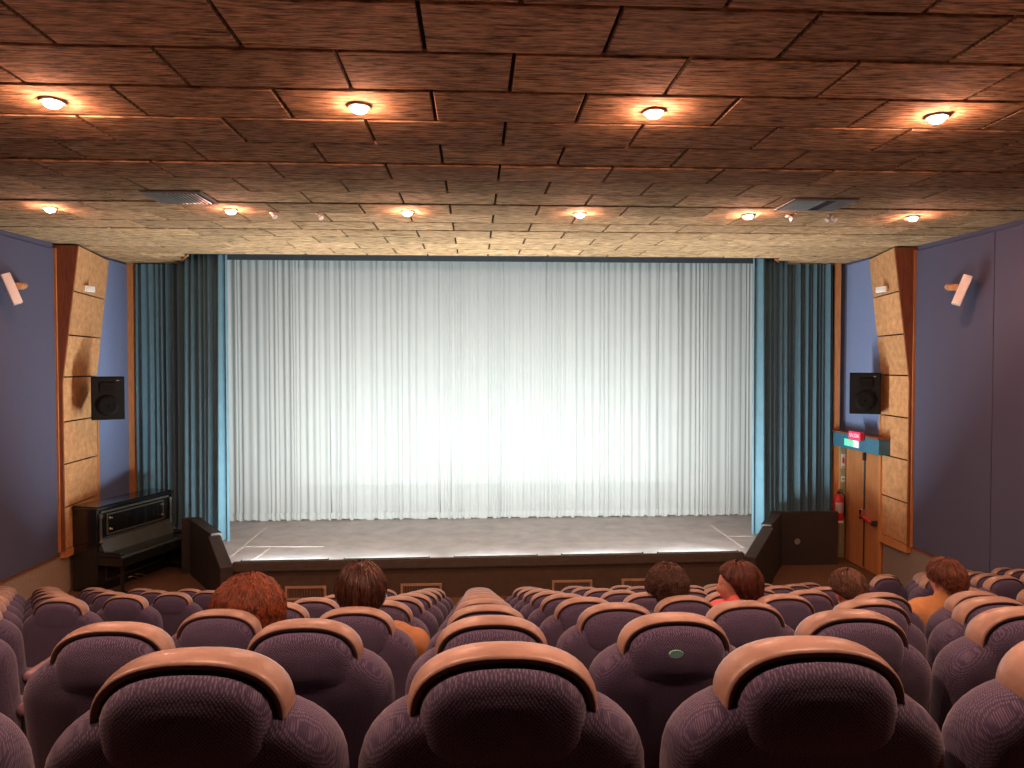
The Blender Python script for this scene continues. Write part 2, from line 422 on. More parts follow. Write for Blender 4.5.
# proscenium returns
struct(finish('trim_3', bx(XL, XL+.13, 15.0, 15.12, FZ+.5, cz(15.1)), 'wood'))
struct(finish('trim_4', bx(7.11, 7.215, 14.28, 14.34, FZ, cz(14.3)), 'wood'))
wp = struct(finish('trim_5', bx(7.215, XR, 14.24, 14.32, FZ, -1.6), 'board_g'))
struct(finish('wall_stage_left', bx(XL, -6.55, 15.2, 17.1, FZ, 3.2), 'black'))
struct(finish('wall_stage_right', bx(7.1, XR, 14.76, 17.1, FZ, 3.2), 'black'))
struct(finish('wall_front', bx(XL-.2, XR+.2, 16.9, 17.1, FZ, 3.2), 'backwall'))
struct(finish('ceiling_stage', bx(XL-.2, XR+.2, 13.64, 17.1, 3.0, 3.2), 'black'))

# ------------------------------------------------------------------ stage
SZ = -3.25
stage = thing('stage', 'low grey stage with dark brown front face below the white curtain', 'stage', (0,12,FZ))
def wpt(o, bmf): return bmf
FL, FR = (-3.87,12.05), (4.53,12.27)
def at_parent(o, parent):  # keep world-authored mesh under a located parent
    o.parent = parent; o.matrix_parent_inverse = Matrix.Translation(parent.location).inverted() if parent.rotation_euler.z == 0 else parent.matrix_basis.inverted()
    return o
def wpart(name, bm, m, parent, smooth=False):
    return at_parent(finish(name, bm, m, None, smooth), parent)
bm = bmesh.new()
poly_prism(bm, [FL, FR, (5.62,13.74), (5.62,13.86), (7.08,14.44), (7.08,16.85), (-6.55,16.85), (-6.55,15.05), (-4.95,14.02), (-4.95,13.7)], SZ-.08, SZ)
wpart('stage_floor', bm, 'stagefloor', stage)
bm = bmesh.new(); dx = FR[0]-FL[0]; dy = FR[1]-FL[1]
poly_prism(bm, [(FL[0],FL[1]-.03), (FR[0],FR[1]-.03), (FR[0],FR[1]+.06), (FL[0],FL[1]+.06)], FZ, SZ-.081)
wpart('front_face', bm, 'stageface', stage)
bm = bmesh.new()
poly_prism(bm, [(FL[0]-.02,FL[1]-.08), (FR[0]+.02,FR[1]-.08), (FR[0]+.02,FR[1]+.03), (FL[0]-.02,FL[1]+.03)], SZ-.079, SZ+.085)
bmesh.ops.bevel(bm, geom=bm.edges[:], offset=.02, segments=2, affect='EDGES')
wpart('front_curb', bm, 'curb', stage)
for a, b in (((-4.17,14.95),(-4.14,12.75)), ((-4.2,13.395),(-2.71,13.32)), ((-3.64,13.29),(-3.72,12.25)), ((4.795,14.7),(4.776,12.85)), ((4.79,13.75),(5.27,13.72))):
    bm = bmesh.new(); d = (Vector(b)-Vector(a)).normalized(); n = Vector((-d.y, d.x))*.022
    poly_prism(bm, [(a[0]+n.x,a[1]+n.y),(a[0]-n.x,a[1]-n.y),(b[0]-n.x,b[1]-n.y),(b[0]+n.x,b[1]+n.y)][::-1], SZ, SZ+.003)
    wpart('tape_strip', bm, 'tape', stage)
def grille(x0, x1, z0, z1):
    yf = FL[1] + (x0-FL[0])*dy/dx - .03
    bm = bmesh.new(); t = .035
    for (a, b, c, d) in ((x0,x1,z1-t,z1),(x0,x1,z0,z0+t),(x0,x0+t,z0+t,z1-t),(x1-t,x1,z0+t,z1-t)): bx(a, b, yf-.03, yf-.001, c, d, bm=bm)
    f = wpart('vent_grille', bm, 'grille', stage)
    n = 14
    for i in range(n):
        xx = x0+t+(x1-x0-2*t)*(i+.5)/n
        o = finish('slat', bx(xx-.013, xx+.013, yf-.02, yf-.001, z0+t, z1-t), 'grilleslat', f)
for a, b in ((-3.06,-2.40), (-1.21,-.54), (1.28,1.95), (2.45,3.04)): grille(a, b, FZ+.02, -3.575)
# wing walls either side of the stage
def wing(s, name, label, A, B, B2, E, face, ztop=-2.8):
    root = thing(name, label, 'wall', (A[0], A[1], FZ))
    def seg(P0, P1, t, z0, z1, nm, m='wing'):
        d = (Vector(P1)-Vector(P0)).normalized(); n = Vector((-d.y, d.x))*t
        if n.x*s < 0: n = -n
        q = [P0, P1, (P1[0]+n.x, P1[1]+n.y), (P0[0]+n.x, P0[1]+n.y)]
        bm = bmesh.new()
        hexa(bm, [(x, y, FZ) for x, y in q] + [(q[0][0],q[0][1],z0),(q[1][0],q[1][1],z1),(q[2][0],q[2][1],z1),(q[3][0],q[3][1],z0)])
        bmesh.ops.bevel(bm, geom=bm.edges[:], offset=.008, segments=1, affect='EDGES')
        wpart(nm, bm, m, root)
    seg(A, B, .19, ztop, ztop-.01, 'upper_wall'); seg(B2, E, .2, -2.85, -3.2, 'sloping_wall')
    x0, x1 = face
    wpart('side_board', bx(x0, x1, 13.74, 13.83, FZ, ztop, bevel=.008), 'wing', root)
    return root
wing(-1, 'stage_wing_wall', 'dark brown angled wall left of the stage, next to the piano', (-5.0,13.74), (-4.24,12.60), (-4.26,12.58), (-3.84,11.9), (-5.36,-5.0))
wgR = wing(1, 'stage_wing_wall', 'dark brown angled wall right of the stage, below the fire extinguisher', (5.62,13.72), (5.06,12.80), (5.08,12.78), (4.50,12.1), (5.64,6.94))
bm = bmesh.new(); lathe(bm, [(.0,.0),(.055,.0),(.06,.01),(.045,.03),(.0,.035)], (0,0,0), 16, 'y')
o = wpart('recessed_lamp', bm, 'vent', wgR); o.location = Vector((6.13,13.70,-3.36)); bmesh_dummy = 0
# footlights: low hooded floods hidden behind the curb, facing the curtain
for i, (x, e) in enumerate(((-3.1,1.08), (-1.45,.82), (.35,.72), (2.15,.82), (3.8,1.08))):
    y = FL[1] + (x-FL[0])*dy/dx + .12
    nm = ('leftmost','second','middle','fourth','rightmost')[i]
    t = thing('footlight', f'low black footlight behind the stage edge, {nm} from left of five', 'light', (x, y, SZ), math.atan2(dy, dx), 'footlights')
    bm = bmesh.new(); bx(-.7,.7,-.05,-.03,0,.075,bm=bm); bx(-.7,.7,-.03,.04,0,.012,bm=bm); bx(-.7,-.69,-.03,.03,.012,.075,bm=bm); bx(.69,.7,-.03,.03,.012,.075,bm=bm)
    finish('housing', bm, 'spk', t)
    ld = bpy.data.lights.new('footlight_lamp', 'AREA'); ld.shape = 'RECTANGLE'; ld.size = 1.3; ld.size_y = .05
    ld.energy = FOOT_W*e; ld.color = FOOT_COL; ld.spread = PI
    lo = bpy.data.objects.new('lamp', ld); C.objects.link(lo); lo.parent = t; lo.location = (0,-.02,.05)
    lo.rotation_euler = (math.radians(90+66), 0, 0)

# ------------------------------------------------------------------ curtains
def curtain(bm, path, z0, ztop, nf, amp, seed=1, cut=None, nz_=9, per=10, wmin=.35, wmax=1.8):
    r = random.Random(seed); path = [Vector(p) for p in path]
    segL = [(b-a).length for a, b in zip(path, path[1:])]; L = sum(segL)
    def at(s):
        q = s*L
        for a, b, l in zip(path, path[1:], segL):
            if q <= l or b is path[-1]:
                d = (b-a)/l; return a + d*q, d
            q -= l
    fw = [r.uniform(wmin, wmax) for _ in range(nf)]; tot = sum(fw); fa = [r.uniform(.45, 1.3) for _ in range(nf)]
    bounds = [0]
    for f_ in fw: bounds.append(bounds[-1]+f_/tot)
    wob = [r.uniform(-1, 1) for _ in range(nf+1)]
    rows = []
    for j in range(nz_+1):
        t = j/nz_; row = []
        for i in range(nf):
            for q in range(per//2 if cut == 'first' and i == 0 else 0, (per//2+1 if cut == 'last' else per+1) if i == nf-1 else per):
                u = q/per; s = bounds[i]+(bounds[i+1]-bounds[i])*u
                w0 = wob[i]*(1-u)+wob[i+1]*u
                lat = .22*(L/nf)*w0*math.sin(t*3+w0*4)*(0 if (i == 0 and q == 0) or (i == nf-1 and q == per) else 1)
                p, d = at(min(1, max(0, s+lat/L))); n = Vector((-d.y, d.x))
                o = amp*fa[i]*min(1.2, fw[i])*(.5-.5*math.cos(2*PI*u))**1.3*(.8+.3*(1-t)) + abs(amp)*.2*math.sin(s*L*3.1+w0*2)
                x = p + n*o
                zt = ztop(x.x) if callable(ztop) else ztop
                zb = z0 + (.018*math.sin(i*2.4)+.01*math.cos(2*PI*u) if j == 0 else 0)
                row.append(bm.verts.new((x.x, x.y, zb + (zt-zb)*t)))
        rows.append(row)
    for a, b in zip(rows, rows[1:]):
        for i in range(len(a)-1): bm.faces.new((a[i], a[i+1], b[i+1], b[i]))
    return bm
wc = thing('stage_curtain', 'wide pleated white sheer curtain closed across the stage', 'curtain', (.39,15.5,SZ))
bm = curtain(bmesh.new(), [(-5.9,15.55), (6.7,15.66)], SZ+.015, 2.5, 110, .038, seed=5, per=8, wmax=2.2)
wpart('cloth', bm, 'sheer', wc, smooth=True)
bm = curtain(bmesh.new(), [(-5.9,15.535), (6.7,15.645)], SZ+.012, SZ+.16, 110, .038, seed=5, per=8, nz_=1, wmax=2.2)
wpart('hem', bm, 'sheer', wc, smooth=True)
wpart('curtain_track', bx(-5.95, 6.75, 15.5, 15.75, 2.5, 2.58), 'greymask', wc)
for (path, zt, lab, sd) in (([(-6.70,15.0), (-5.80,15.0), (-4.50,13.80)], lambda x: 1.985 if x < -5.74 else 2.6, 'tall teal blue pleated drape left of the white curtain, behind the piano', 11),
                        ([(5.24,13.80), (6.2,14.42), (7.10,14.42)], lambda x: 2.6 if x < 6.14 else 1.985, 'tall teal blue pleated drape right of the white curtain, beside the extinguisher', 12)):
    o = thing('side_drape', lab, 'curtain', (path[1][0], path[1][1], SZ), 0)
    bm = curtain(bmesh.new(), path, SZ+.01, zt, 24, -.15, seed=sd, cut='last' if sd == 11 else 'first', per=10, wmin=.5, wmax=1.6)
    wpart('cloth', bm, 'bluecurtain', o, smooth=True)
pel = tag(finish('pelmet', bx(-6.5, 7.05, 15.28, 15.31, 2.125, 2.9), 'greymask'), 'narrow dark grey pelmet above the white curtain', 'pelmet')
scr = thing('projection_screen', 'white projection screen faintly seen through the sheer curtain', 'screen', (.3,16.1,SZ))
wpart('screen_cloth', bx(-3.85, 4.45, 16.05, 16.09, -2.58, 2.05), 'screen', scr)
wpart('masking_strip', bx(-3.85, 4.45, 16.0, 16.04, -3.08, -2.58), 'black', scr)
wpart('masking_strip', bx(-3.88, 4.6, 16.0, 16.04, 2.04, 2.14), 'black', scr)

# ------------------------------------------------------------------ downlights
ORD = ['first','second','third','fourth','fifth','sixth','seventh','eighth','ninth','tenth','eleventh','twelfth','thirteenth','fourteenth','fifteenth','sixteenth']
def downlight():
    t = thing('ceiling_downlight', '', 'light')
    bm = bmesh.new(); lathe(bm, [(.066,.012),(.082,.012),(.084,.0),(.076,-.006),(.066,-.004)], (0,0,0), 24)
    finish('trim_ring', bm, 'ring', t, True)
    bm = bmesh.new(); bmesh.ops.create_uvsphere(bm, u_segments=20, v_segments=12, radius=.055)
    for v in bm.verts: v.co.z *= .55
    finish('bulb', bm, 'bulb', t, True).location = (0,0,-.014)
    return t
proto = downlight(); first = True
LX, LS = -3.026, 2.184
for (d, js, rn) in ((5.523, range(0,4), 'near ceiling row'), (9.427, range(-1,5), 'far ceiling row'), (1.62, range(-1,5), 'ceiling row above the camera')):
    for n_, j in enumerate(js):
        o = proto if first else copy_tree(proto); first = False
        x = LX+LS*j; o.location = (x, d, cz(d)-.014)
        o['label'] = f'glowing round downlight, {rn}, {ORD[n_]} from left'; o['group'] = 'ceiling downlights'
        ld = bpy.data.lights.new('downlight_lamp', 'SPOT'); ld.spot_size = math.radians(158); ld.spot_blend = .5; ld.energy = LAMP_W*(.12 if d > 9 else .45 if d > 5 else 1.25); ld.color = LAMP_COL; ld.shadow_soft_size = .03
        lo = bpy.data.objects.new('lamp', ld); C.objects.link(lo); lo.parent = o; lo.location = (0,0,-.09)
        o['category'] = 'light'
# ------------------------------------------------------------------ ceiling vents, small ceiling sensors
def vent(x0, x1, y0, y1, label, flip):
    t = thing('ceiling_vent', label, 'vent', ((x0+x1)/2, (y0+y1)/2, cz(y0)-.01), 0, 'ceiling vents')
    w_, d_ = (x1-x0)/2, (y1-y0)/2
    bm = bmesh.new(); e = .035
    for a in ((-w_,w_,-d_,-d_+e),(-w_,w_,d_-e,d_),(-w_,-w_+e,-d_+e,d_-e),(w_-e,w_,-d_+e,d_-e)): bx(*a, -.012, .006, bm=bm)
    finish('frame', bm, 'vent', t)
    finish('duct_opening', bx(-w_+e, w_-e, -d_+e, d_-e, .0, .008), 'ventdark', t)
    a = -w_+e if not flip else w_-e-.2
    finish('blanking_plate', bx(a, a+.2, -d_+e, d_-e, -.01, -.002), 'vent', t)
    for i in range(8):
        xx = (-w_+e+.23 if not flip else -w_+e+.02) + i*.045
        o = finish('louvre', bx(-.004, .016, -d_+e, d_-e, -.016, -.001), 'vent', t); o.location = (xx, 0, 0); o.rotation_euler = (0, .5, 0)
vent(-3.68, -3.02, 8.38, 8.98, 'square grey ceiling vent left of centre, beside a glowing downlight', False)
vent(3.68, 4.44, 8.38, 8.98, 'square grey ceiling vent right of centre, beside a glowing downlight', True)
for x, y, lab in ((-2.56,9.57,'small white ceiling spotlight beside the second far downlight'), (-1.99,9.6,'small white ceiling spotlight nearer the third far downlight'),
                  (4.05,9.43,'small white ceiling spotlight behind the right vent'), (4.60,9.4,'small white twin ceiling sensor right of the right vent')):
    t = thing('ceiling_spotlight', lab, 'light', (x, y, cz(y)), 0, 'small ceiling spotlights')
    bm = bmesh.new(); lathe(bm, [(.03,0),(.035,-.005),(.03,-.02),(.0,-.022)][::-1], (0,0,0), 14); finish('base', bm, 'white', t, True)
    bm = bmesh.new(); a = Vector((.02,-.02,-.03))
    tube(bm, [a, a+Vector((.03,-.03,-.045))], [.028,.034], 14); finish('lamp_head', bm, 'white', t)
    if 'twin' in lab:
        bm = bmesh.new(); tube(bm, [(-.02,-.02,-.03), (-.07,-.04,-.075)], [.02,.03], 12); finish('lamp_head', bm, 'white', t)

# ------------------------------------------------------------------ wall speakers, surround speakers, emergency lights
def monitor(x, y, z, rz, label, s):
    t = thing('wall_loudspeaker', label, 'speaker', (x, y, z), rz, 'black wall loudspeakers')
    finish('cabinet', bx(-.25,.25,0,.34,0,.73,bevel=.01), 'spk', t)
    finish('front_baffle', bx(-.235,.235,-.012,0,.015,.715), 'spkcone', t)
    bm = bmesh.new(); lathe(bm, [(0,-.004),(.03,-.02),(.05,-.01),(.09,-.022),(.165,-.026),(.175,-.012),(.17,0)], (0,-.012,.24), 24, 'y'); finish('woofer', bm, 'spk', t, True)
    bm = bmesh.new(); bx(-.11,.11,-.035,-.012,.47,.62,bm=bm); finish('horn_frame', bm, 'spkcone', t)
    bm = bmesh.new(); bx(-.085,.085,-.038,-.034,.49,.60,bm=bm); finish('horn_mouth', bm, 'spk', t)
    finish('badge', bx(.13,.17,-.016,-.012,.66,.672), 'vent', t)
    bm = bmesh.new(); tube(bm, [(.0,.3,.36), (.02*s,.5,.36), (.12*s,.66,.36)], .02, 8); finish('bracket', bm, 'spk', t)
monitor(-6.20, 12.85, -.93, math.radians(27), 'black wall loudspeaker on the left beside the cork panels', -1)
monitor(6.90, 12.75, -.87, math.radians(-27), 'black wall loudspeaker on the right above the exit door', .62)
def surround(x, y, z, s, label):
    t = thing('surround_speaker', label, 'speaker', (x, y, z), 0, 'white surround speakers')
    bm = bmesh.new(); bx(min(0,-.06*s), max(0,-.06*s), -.05, .05, -.05, .05, bm=bm, bevel=.01); finish('wall_mount', bm, 'vent', t)
    bm = bmesh.new(); tube(bm, [(-.05*s,0,0), (-.14*s,-.10,0), (-.23*s,-.42,-.04)], .05, 10); finish('bracket_arm', bm, 'panel', t)
    bm = bmesh.new(); box(bm, (0,0,0), (.12,.24,.44), bevel=.012)
    o = finish('speaker_box', bm, 'white', t); o.location = (-.25*s,-.58,-.10); o.rotation_euler = (0, math.radians(20*s), math.radians(-33*s))
surround(XL+.02, 11.5, 1.18, -1, 'small tilted white speaker on the left blue wall')
surround(XR-.02, 11.0, 1.18, 1, 'small tilted white speaker on the right blue wall')
def eml(x, y, z, s, label):
    t = thing('emergency_light', label, 'light', (x, y, z), math.radians(-78*s+0) , 'white emergency lights')
    bm = bmesh.new(); box(bm, (0,0,0), (.24,.05,.10), bevel=.012); finish('housing', bm, 'white', t)
    bm = bmesh.new(); box(bm, (0,-.028,-.01), (.20,.012,.06), bevel=.005); finish('diffuser', bm, 'paper', t)
eml(-6.585, 13.05, 1.30, -1, 'small white emergency light on the left slanted cork panel')
eml(7.06, 12.55, 1.31, 1, 'small white emergency light on the right slanted cork panel')

# ------------------------------------------------------------------ exit door, header board, signs, extinguisher
dr = struct(finish('door_1', bx(XR-.03, XR, 12.86, 14.2, FZ, -1.6), 'darkwood'))
finish('door_leaf', bx(XR-.06, XR-.03, 12.93, 13.385, FZ+.01, -1.63, bevel=.004), 'doorwood', dr)
finish('door_leaf', bx(XR-.06, XR-.03, 13.405, 14.02, FZ+.01, -1.63, bevel=.004), 'doorwood', dr)
finish('door_frame', bx(XR-.032, XR, 14.06, 14.14, FZ, -1.6, bevel=.004), 'wood', dr)
finish('door_frame', bx(XR-.075, XR, 12.86, 12.92, FZ, -1.6, bevel=.004), 'wood', dr)
pb = finish('panic_bar', tube(bmesh.new(), [(XR-.16, 12.98, -2.86), (XR-.16, 13.36, -2.80)], .028, 10), 'red', dr, True); pb['label'] = 'red push bar'
finish('bar_bracket', bx(XR-.17, XR-.06, 13.33, 13.40, -2.87, -2.68, bevel=.01), 'chrome', dr)
finish('bar_bracket', bx(XR-.17, XR-.06, 12.95, 13.0, -2.91, -2.82, bevel=.01), 'seatframe', dr)
finish('latch_rod', tube(bmesh.new(), [(XR-.075, 13.395, -2.7), (XR-.075, 13.395, -1.7)], .014, 6), 'seatframe', dr)
finish('latch_rod', tube(bmesh.new(), [(XR-.075, 13.395, FZ+.05), (XR-.075, 13.395, -2.85)], .014, 6), 'seatframe', dr)
finish('top_latch', bx(XR-.10, XR-.06, 13.36, 13.43, -1.78, -1.64), 'seatframe', dr)
hb = thing('door_header_box', 'teal painted box beam above the exit door', 'beam', (7.2,13.5,-1.6))
wpart('beam', bx(7.06, XR-.02, 12.58, 14.22, -1.585, -1.31, bevel=.008), 'teal', hb)
wpart('top_board', bx(7.05, XR-.02, 12.57, 14.3, -1.308, -1.285), 'darkwood', hb)
sg = thing('exit_sign', 'red illuminated exit sign on top of the teal box beam', 'sign', (7.05,13.24,-1.284))
wpart('sign_box', bx(6.975, 7.045, 13.03, 13.45, -1.375, -1.225), 'red', sg)
wpart('sign_face', bx(6.967, 6.975, 13.04, 13.44, -1.368, -1.232), 'redsign', sg)
mt = Matrix.Translation((6.965,13.24,-1.30)) @ Matrix.Rotation(-PI/2, 4, 'Z') @ Matrix.Rotation(PI/2, 4, 'X')
o = text_mesh('lettering', 'SALIDA', .105, 'pinktext', None, mt); at_parent(o, sg)
sg2 = thing('exit_sign', 'green and white emergency exit sign on the front of the teal beam', 'sign', (7.05,13.5,-1.5))
wpart('sign_face', bx(7.048, 7.06, 13.44, 13.76, -1.53, -1.40), 'greensign', sg2)
wpart('white_half', bx(7.046, 7.06, 13.24, 13.43, -1.53, -1.40), 'whitesign', sg2)
bm = bmesh.new()   # running figure pictogram and arrow
tube(bm, [(7.045,13.60,-1.41),(7.045,13.601,-1.41)], .014, 8)
for a, b in (((13.60,-1.425),(13.60,-1.47)), ((13.60,-1.47),(13.57,-1.50)), ((13.60,-1.47),(13.63,-1.505)), ((13.60,-1.435),(13.565,-1.45)), ((13.60,-1.435),(13.635,-1.455)), ((13.53,-1.455),(13.47,-1.455)), ((13.47,-1.455),(13.49,-1.44)), ((13.47,-1.455),(13.49,-1.47))):
    tube(bm, [(7.045,a[0],a[1]), (7.045,b[0],b[1])], .006, 5)
wpart('pictogram', bm, 'paper', sg2)
# notices on the olive board
def notice(x0, x1, z0, z1, label, kind):
    t = thing('notice_plate', label, 'sign', ((x0+x1)/2, 14.24, z0))
    wpart('plate', bx(x0, x1, 14.232, 14.24, z0, z1), 'paper', t)
    if kind:
        xm = (x0+x1)/2
        bm = bmesh.new(); bx(xm-.02, xm+.016, 14.229, 14.232, z0+.10, z0+.20, bm=bm); bx(xm-.008, xm+.008, 14.229, 14.232, z0+.2, z0+.225, bm=bm); bx(xm+.02, xm+.028, 14.229, 14.232, z0+.08, z0+.19, bm=bm); bx(x0+.01, x1-.01, 14.229, 14.232, z0+.015, z0+.035, bm=bm)
        wpart('pictogram', bm, 'red', t)
    else:
        wpart('printed_band', bx(x0+.012, x1-.012, 14.229, 14.232, z0+.04, z0+.07), 'plate', t)
notice(7.235, 7.315, -2.04, -1.76, 'tall white notice with a red extinguisher pictogram', True)
notice(7.235, 7.32, -2.31, -2.20, 'small white notice below the extinguisher pictogram', False)
ex = thing('fire_extinguisher', 'red fire extinguisher hanging beside the exit door', 'extinguisher', (7.06,13.98,-3.06))
lathe_b = bmesh.new(); lathe(lathe_b, [(0,.0),(.085,.0),(.092,.03),(.092,.43),(.08,.49),(.045,.53),(.03,.545),(.03,.56),(0,.56)], (0,0,0), 24)
finish('cylinder', lathe_b, 'red', ex, True)
b_ = bmesh.new(); lathe(b_, [(.0,-.01),(.088,-.01),(.094,.0),(.094,.045),(.0,.046)], (0,0,0), 24); finish('base_ring', b_, 'paper', ex, True)
b_ = bmesh.new()
for i in range(7):
    a0 = math.radians(-150+i*18); a1 = math.radians(-150+(i+1)*18); r_ = .0935
    vs = [b_.verts.new((r_*math.cos(a), r_*math.sin(a), z)) for a, z in ((a0,.2),(a1,.2),(a1,.40),(a0,.40))]; b_.faces.new(vs)
bmesh.ops.solidify(b_, geom=b_.faces[:], thickness=.001)
finish('paper_label', b_, 'paper', ex)
b_ = bmesh.new(); bx(-.018,.018,-.018,.018,.555,.60,bm=b_); bx(-.02,.09,-.012,.012,.60,.615,bm=b_); bx(-.01,.08,-.01,.01,.63,.642,bm=b_); finish('valve_handle', b_, 'seatframe', ex)
b_ = bmesh.new(); tube(b_, [(.015,-.015,.58),(.07,-.02,.57),(.105,-.02,.50),(.108,-.02,.3),(.106,-.02,.12)], .011, 8); finish('hose', b_, 'spk', ex, True)
finish('wall_bracket', bx(-.03,.03,.08,.125,.3,.4), 'seatframe', ex)

# ------------------------------------------------------------------ upright piano (local: x = length, front faces -y)
pn = thing('upright_piano', 'old black upright piano against the left wall below the loudspeaker', 'piano', (-6.29,12.60,FZ), math.radians(73.2))
PLn, PD, PH = 1.82, .5, 1.44
def pp(name, bm, m='piano', parent=None, smooth=False): return finish(name, bm, m, parent or pn, smooth)
pp('side_panel', bx(0, .045, 0, PD, 0, PH-.05, bevel=.006)); pp('side_panel', bx(PLn-.045, PLn, 0, PD, 0, PH-.05, bevel=.006))
pp('back_board', bx(.045, PLn-.045, PD-.04, PD, .05, PH-.05))
b_ = bmesh.new(); bx(-.03, PLn+.03, -.03, PD+.01, PH-.05, PH-.01, bevel=.01, bm=b_); bx(0, PLn, .0, PD, PH-.01, PH+.012, bevel=.008, bm=b_); pp('top_lid', b_)
up = pp('upper_panel', bx(.045, PLn-.045, .02, .05, .64, PH-.05))
b_ = bmesh.new()   # moulded frame round the music panel
for a in ((.22,PLn-.22,1.27,1.295),(.22,PLn-.22,.93,.955),(.22,.245,.955,1.27),(PLn-.245,PLn-.22,.955,1.27)): bx(a[0],a[1],-.005,.02,a[2],a[3],bm=b_,bevel=.004)
finish('panel_moulding', b_, 'pianosheen', up)
b_ = bmesh.new(); bx(.09, PLn-.09, -.012, .02, 1.325, 1.36, bm=b_, bevel=.005); bx(.09, PLn-.09, -.01, .02, .885, .905, bm=b_, bevel=.004); finish('panel_moulding', b_, 'pianosheen', up)
for x in (.28, PLn-.28):
    for z in (1.22, 1.03):
        b_ = bmesh.new(); lathe(b_, [(0,0),(.022,0),(.024,-.008),(.012,-.02),(0,-.022)], (x,-.002,z), 12, 'y'); tube(b_, [(x,-.02,z),(x,-.05,z-.01),(x,-.055,z+.015)], .006, 6); pp('candle_bracket', b_, 'brass', None, True)
for x in (.06, PLn-.06):
    b_ = bmesh.new(); lathe(b_, [(.03,.0),(.035,.03),(.02,.05),(.026,.2),(.018,.4),(.03,.45),(.03,.5)], (x,-.02,.82), 12); pp('turned_column', b_, 'pianosheen', None, True)
b_ = bmesh.new(); hexa(b_, [(.06,-.10,.64),(PLn-.06,-.10,.64),(PLn-.06,.02,.70),(.06,.02,.70),(.06,-.10,.66),(PLn-.06,-.10,.66),(PLn-.06,.0,.88),(.06,.0,.88)]); pp('fallboard', b_, 'pianosheen')
b_ = bmesh.new(); bx(0, PLn, -.50, .0, .47, .62, bm=b_, bevel=.01); pp('key_bed', b_)
b_ = bmesh.new(); bx(.0, PLn, -.495, -.46, .62, .65, bm=b_, bevel=.006); pp('key_slip', b_, 'pianosheen')
for x0 in (.0, PLn-.08): pp('key_block', bx(x0, x0+.08, -.45, 0, .62, .70, bevel=.01))
pp('key_lid', bx(.085, PLn-.085, -.45, -.10, .622, .66, bevel=.006))
for x in (.07, PLn-.07):
    b_ = bmesh.new(); lathe(b_, [(.04,0),(.045,.05),(.03,.08),(.04,.3),(.028,.4),(.045,.44),(.045,.47)], (x,-.43,0), 14); bx(x-.05,x+.05,-.48,.02,0,.04,bm=b_); pp('leg', b_, 'piano', None, True)
lp = pp('lower_panel', bx(.045, PLn-.045, .03, .05, 0.1, .47))
b_ = bmesh.new()
for a in ((.2,PLn-.2,.40,.42),(.2,PLn-.2,.16,.18),(.2,.22,.18,.40),(PLn-.22,PLn-.2,.18,.40)): bx(a[0],a[1],.018,.03,a[2],a[3],bm=b_)
finish('panel_moulding', b_, 'pianosheen', lp)
pp('plinth', bx(.045, PLn-.045, .01, .05, 0, .1))
for x in (PLn/2-.08, PLn/2+.08):
    b_ = bmesh.new(); tube(b_, [(x,.02,.06),(x,-.09,.045)], [.012,.018], 8); pp('pedal', b_, 'brass')

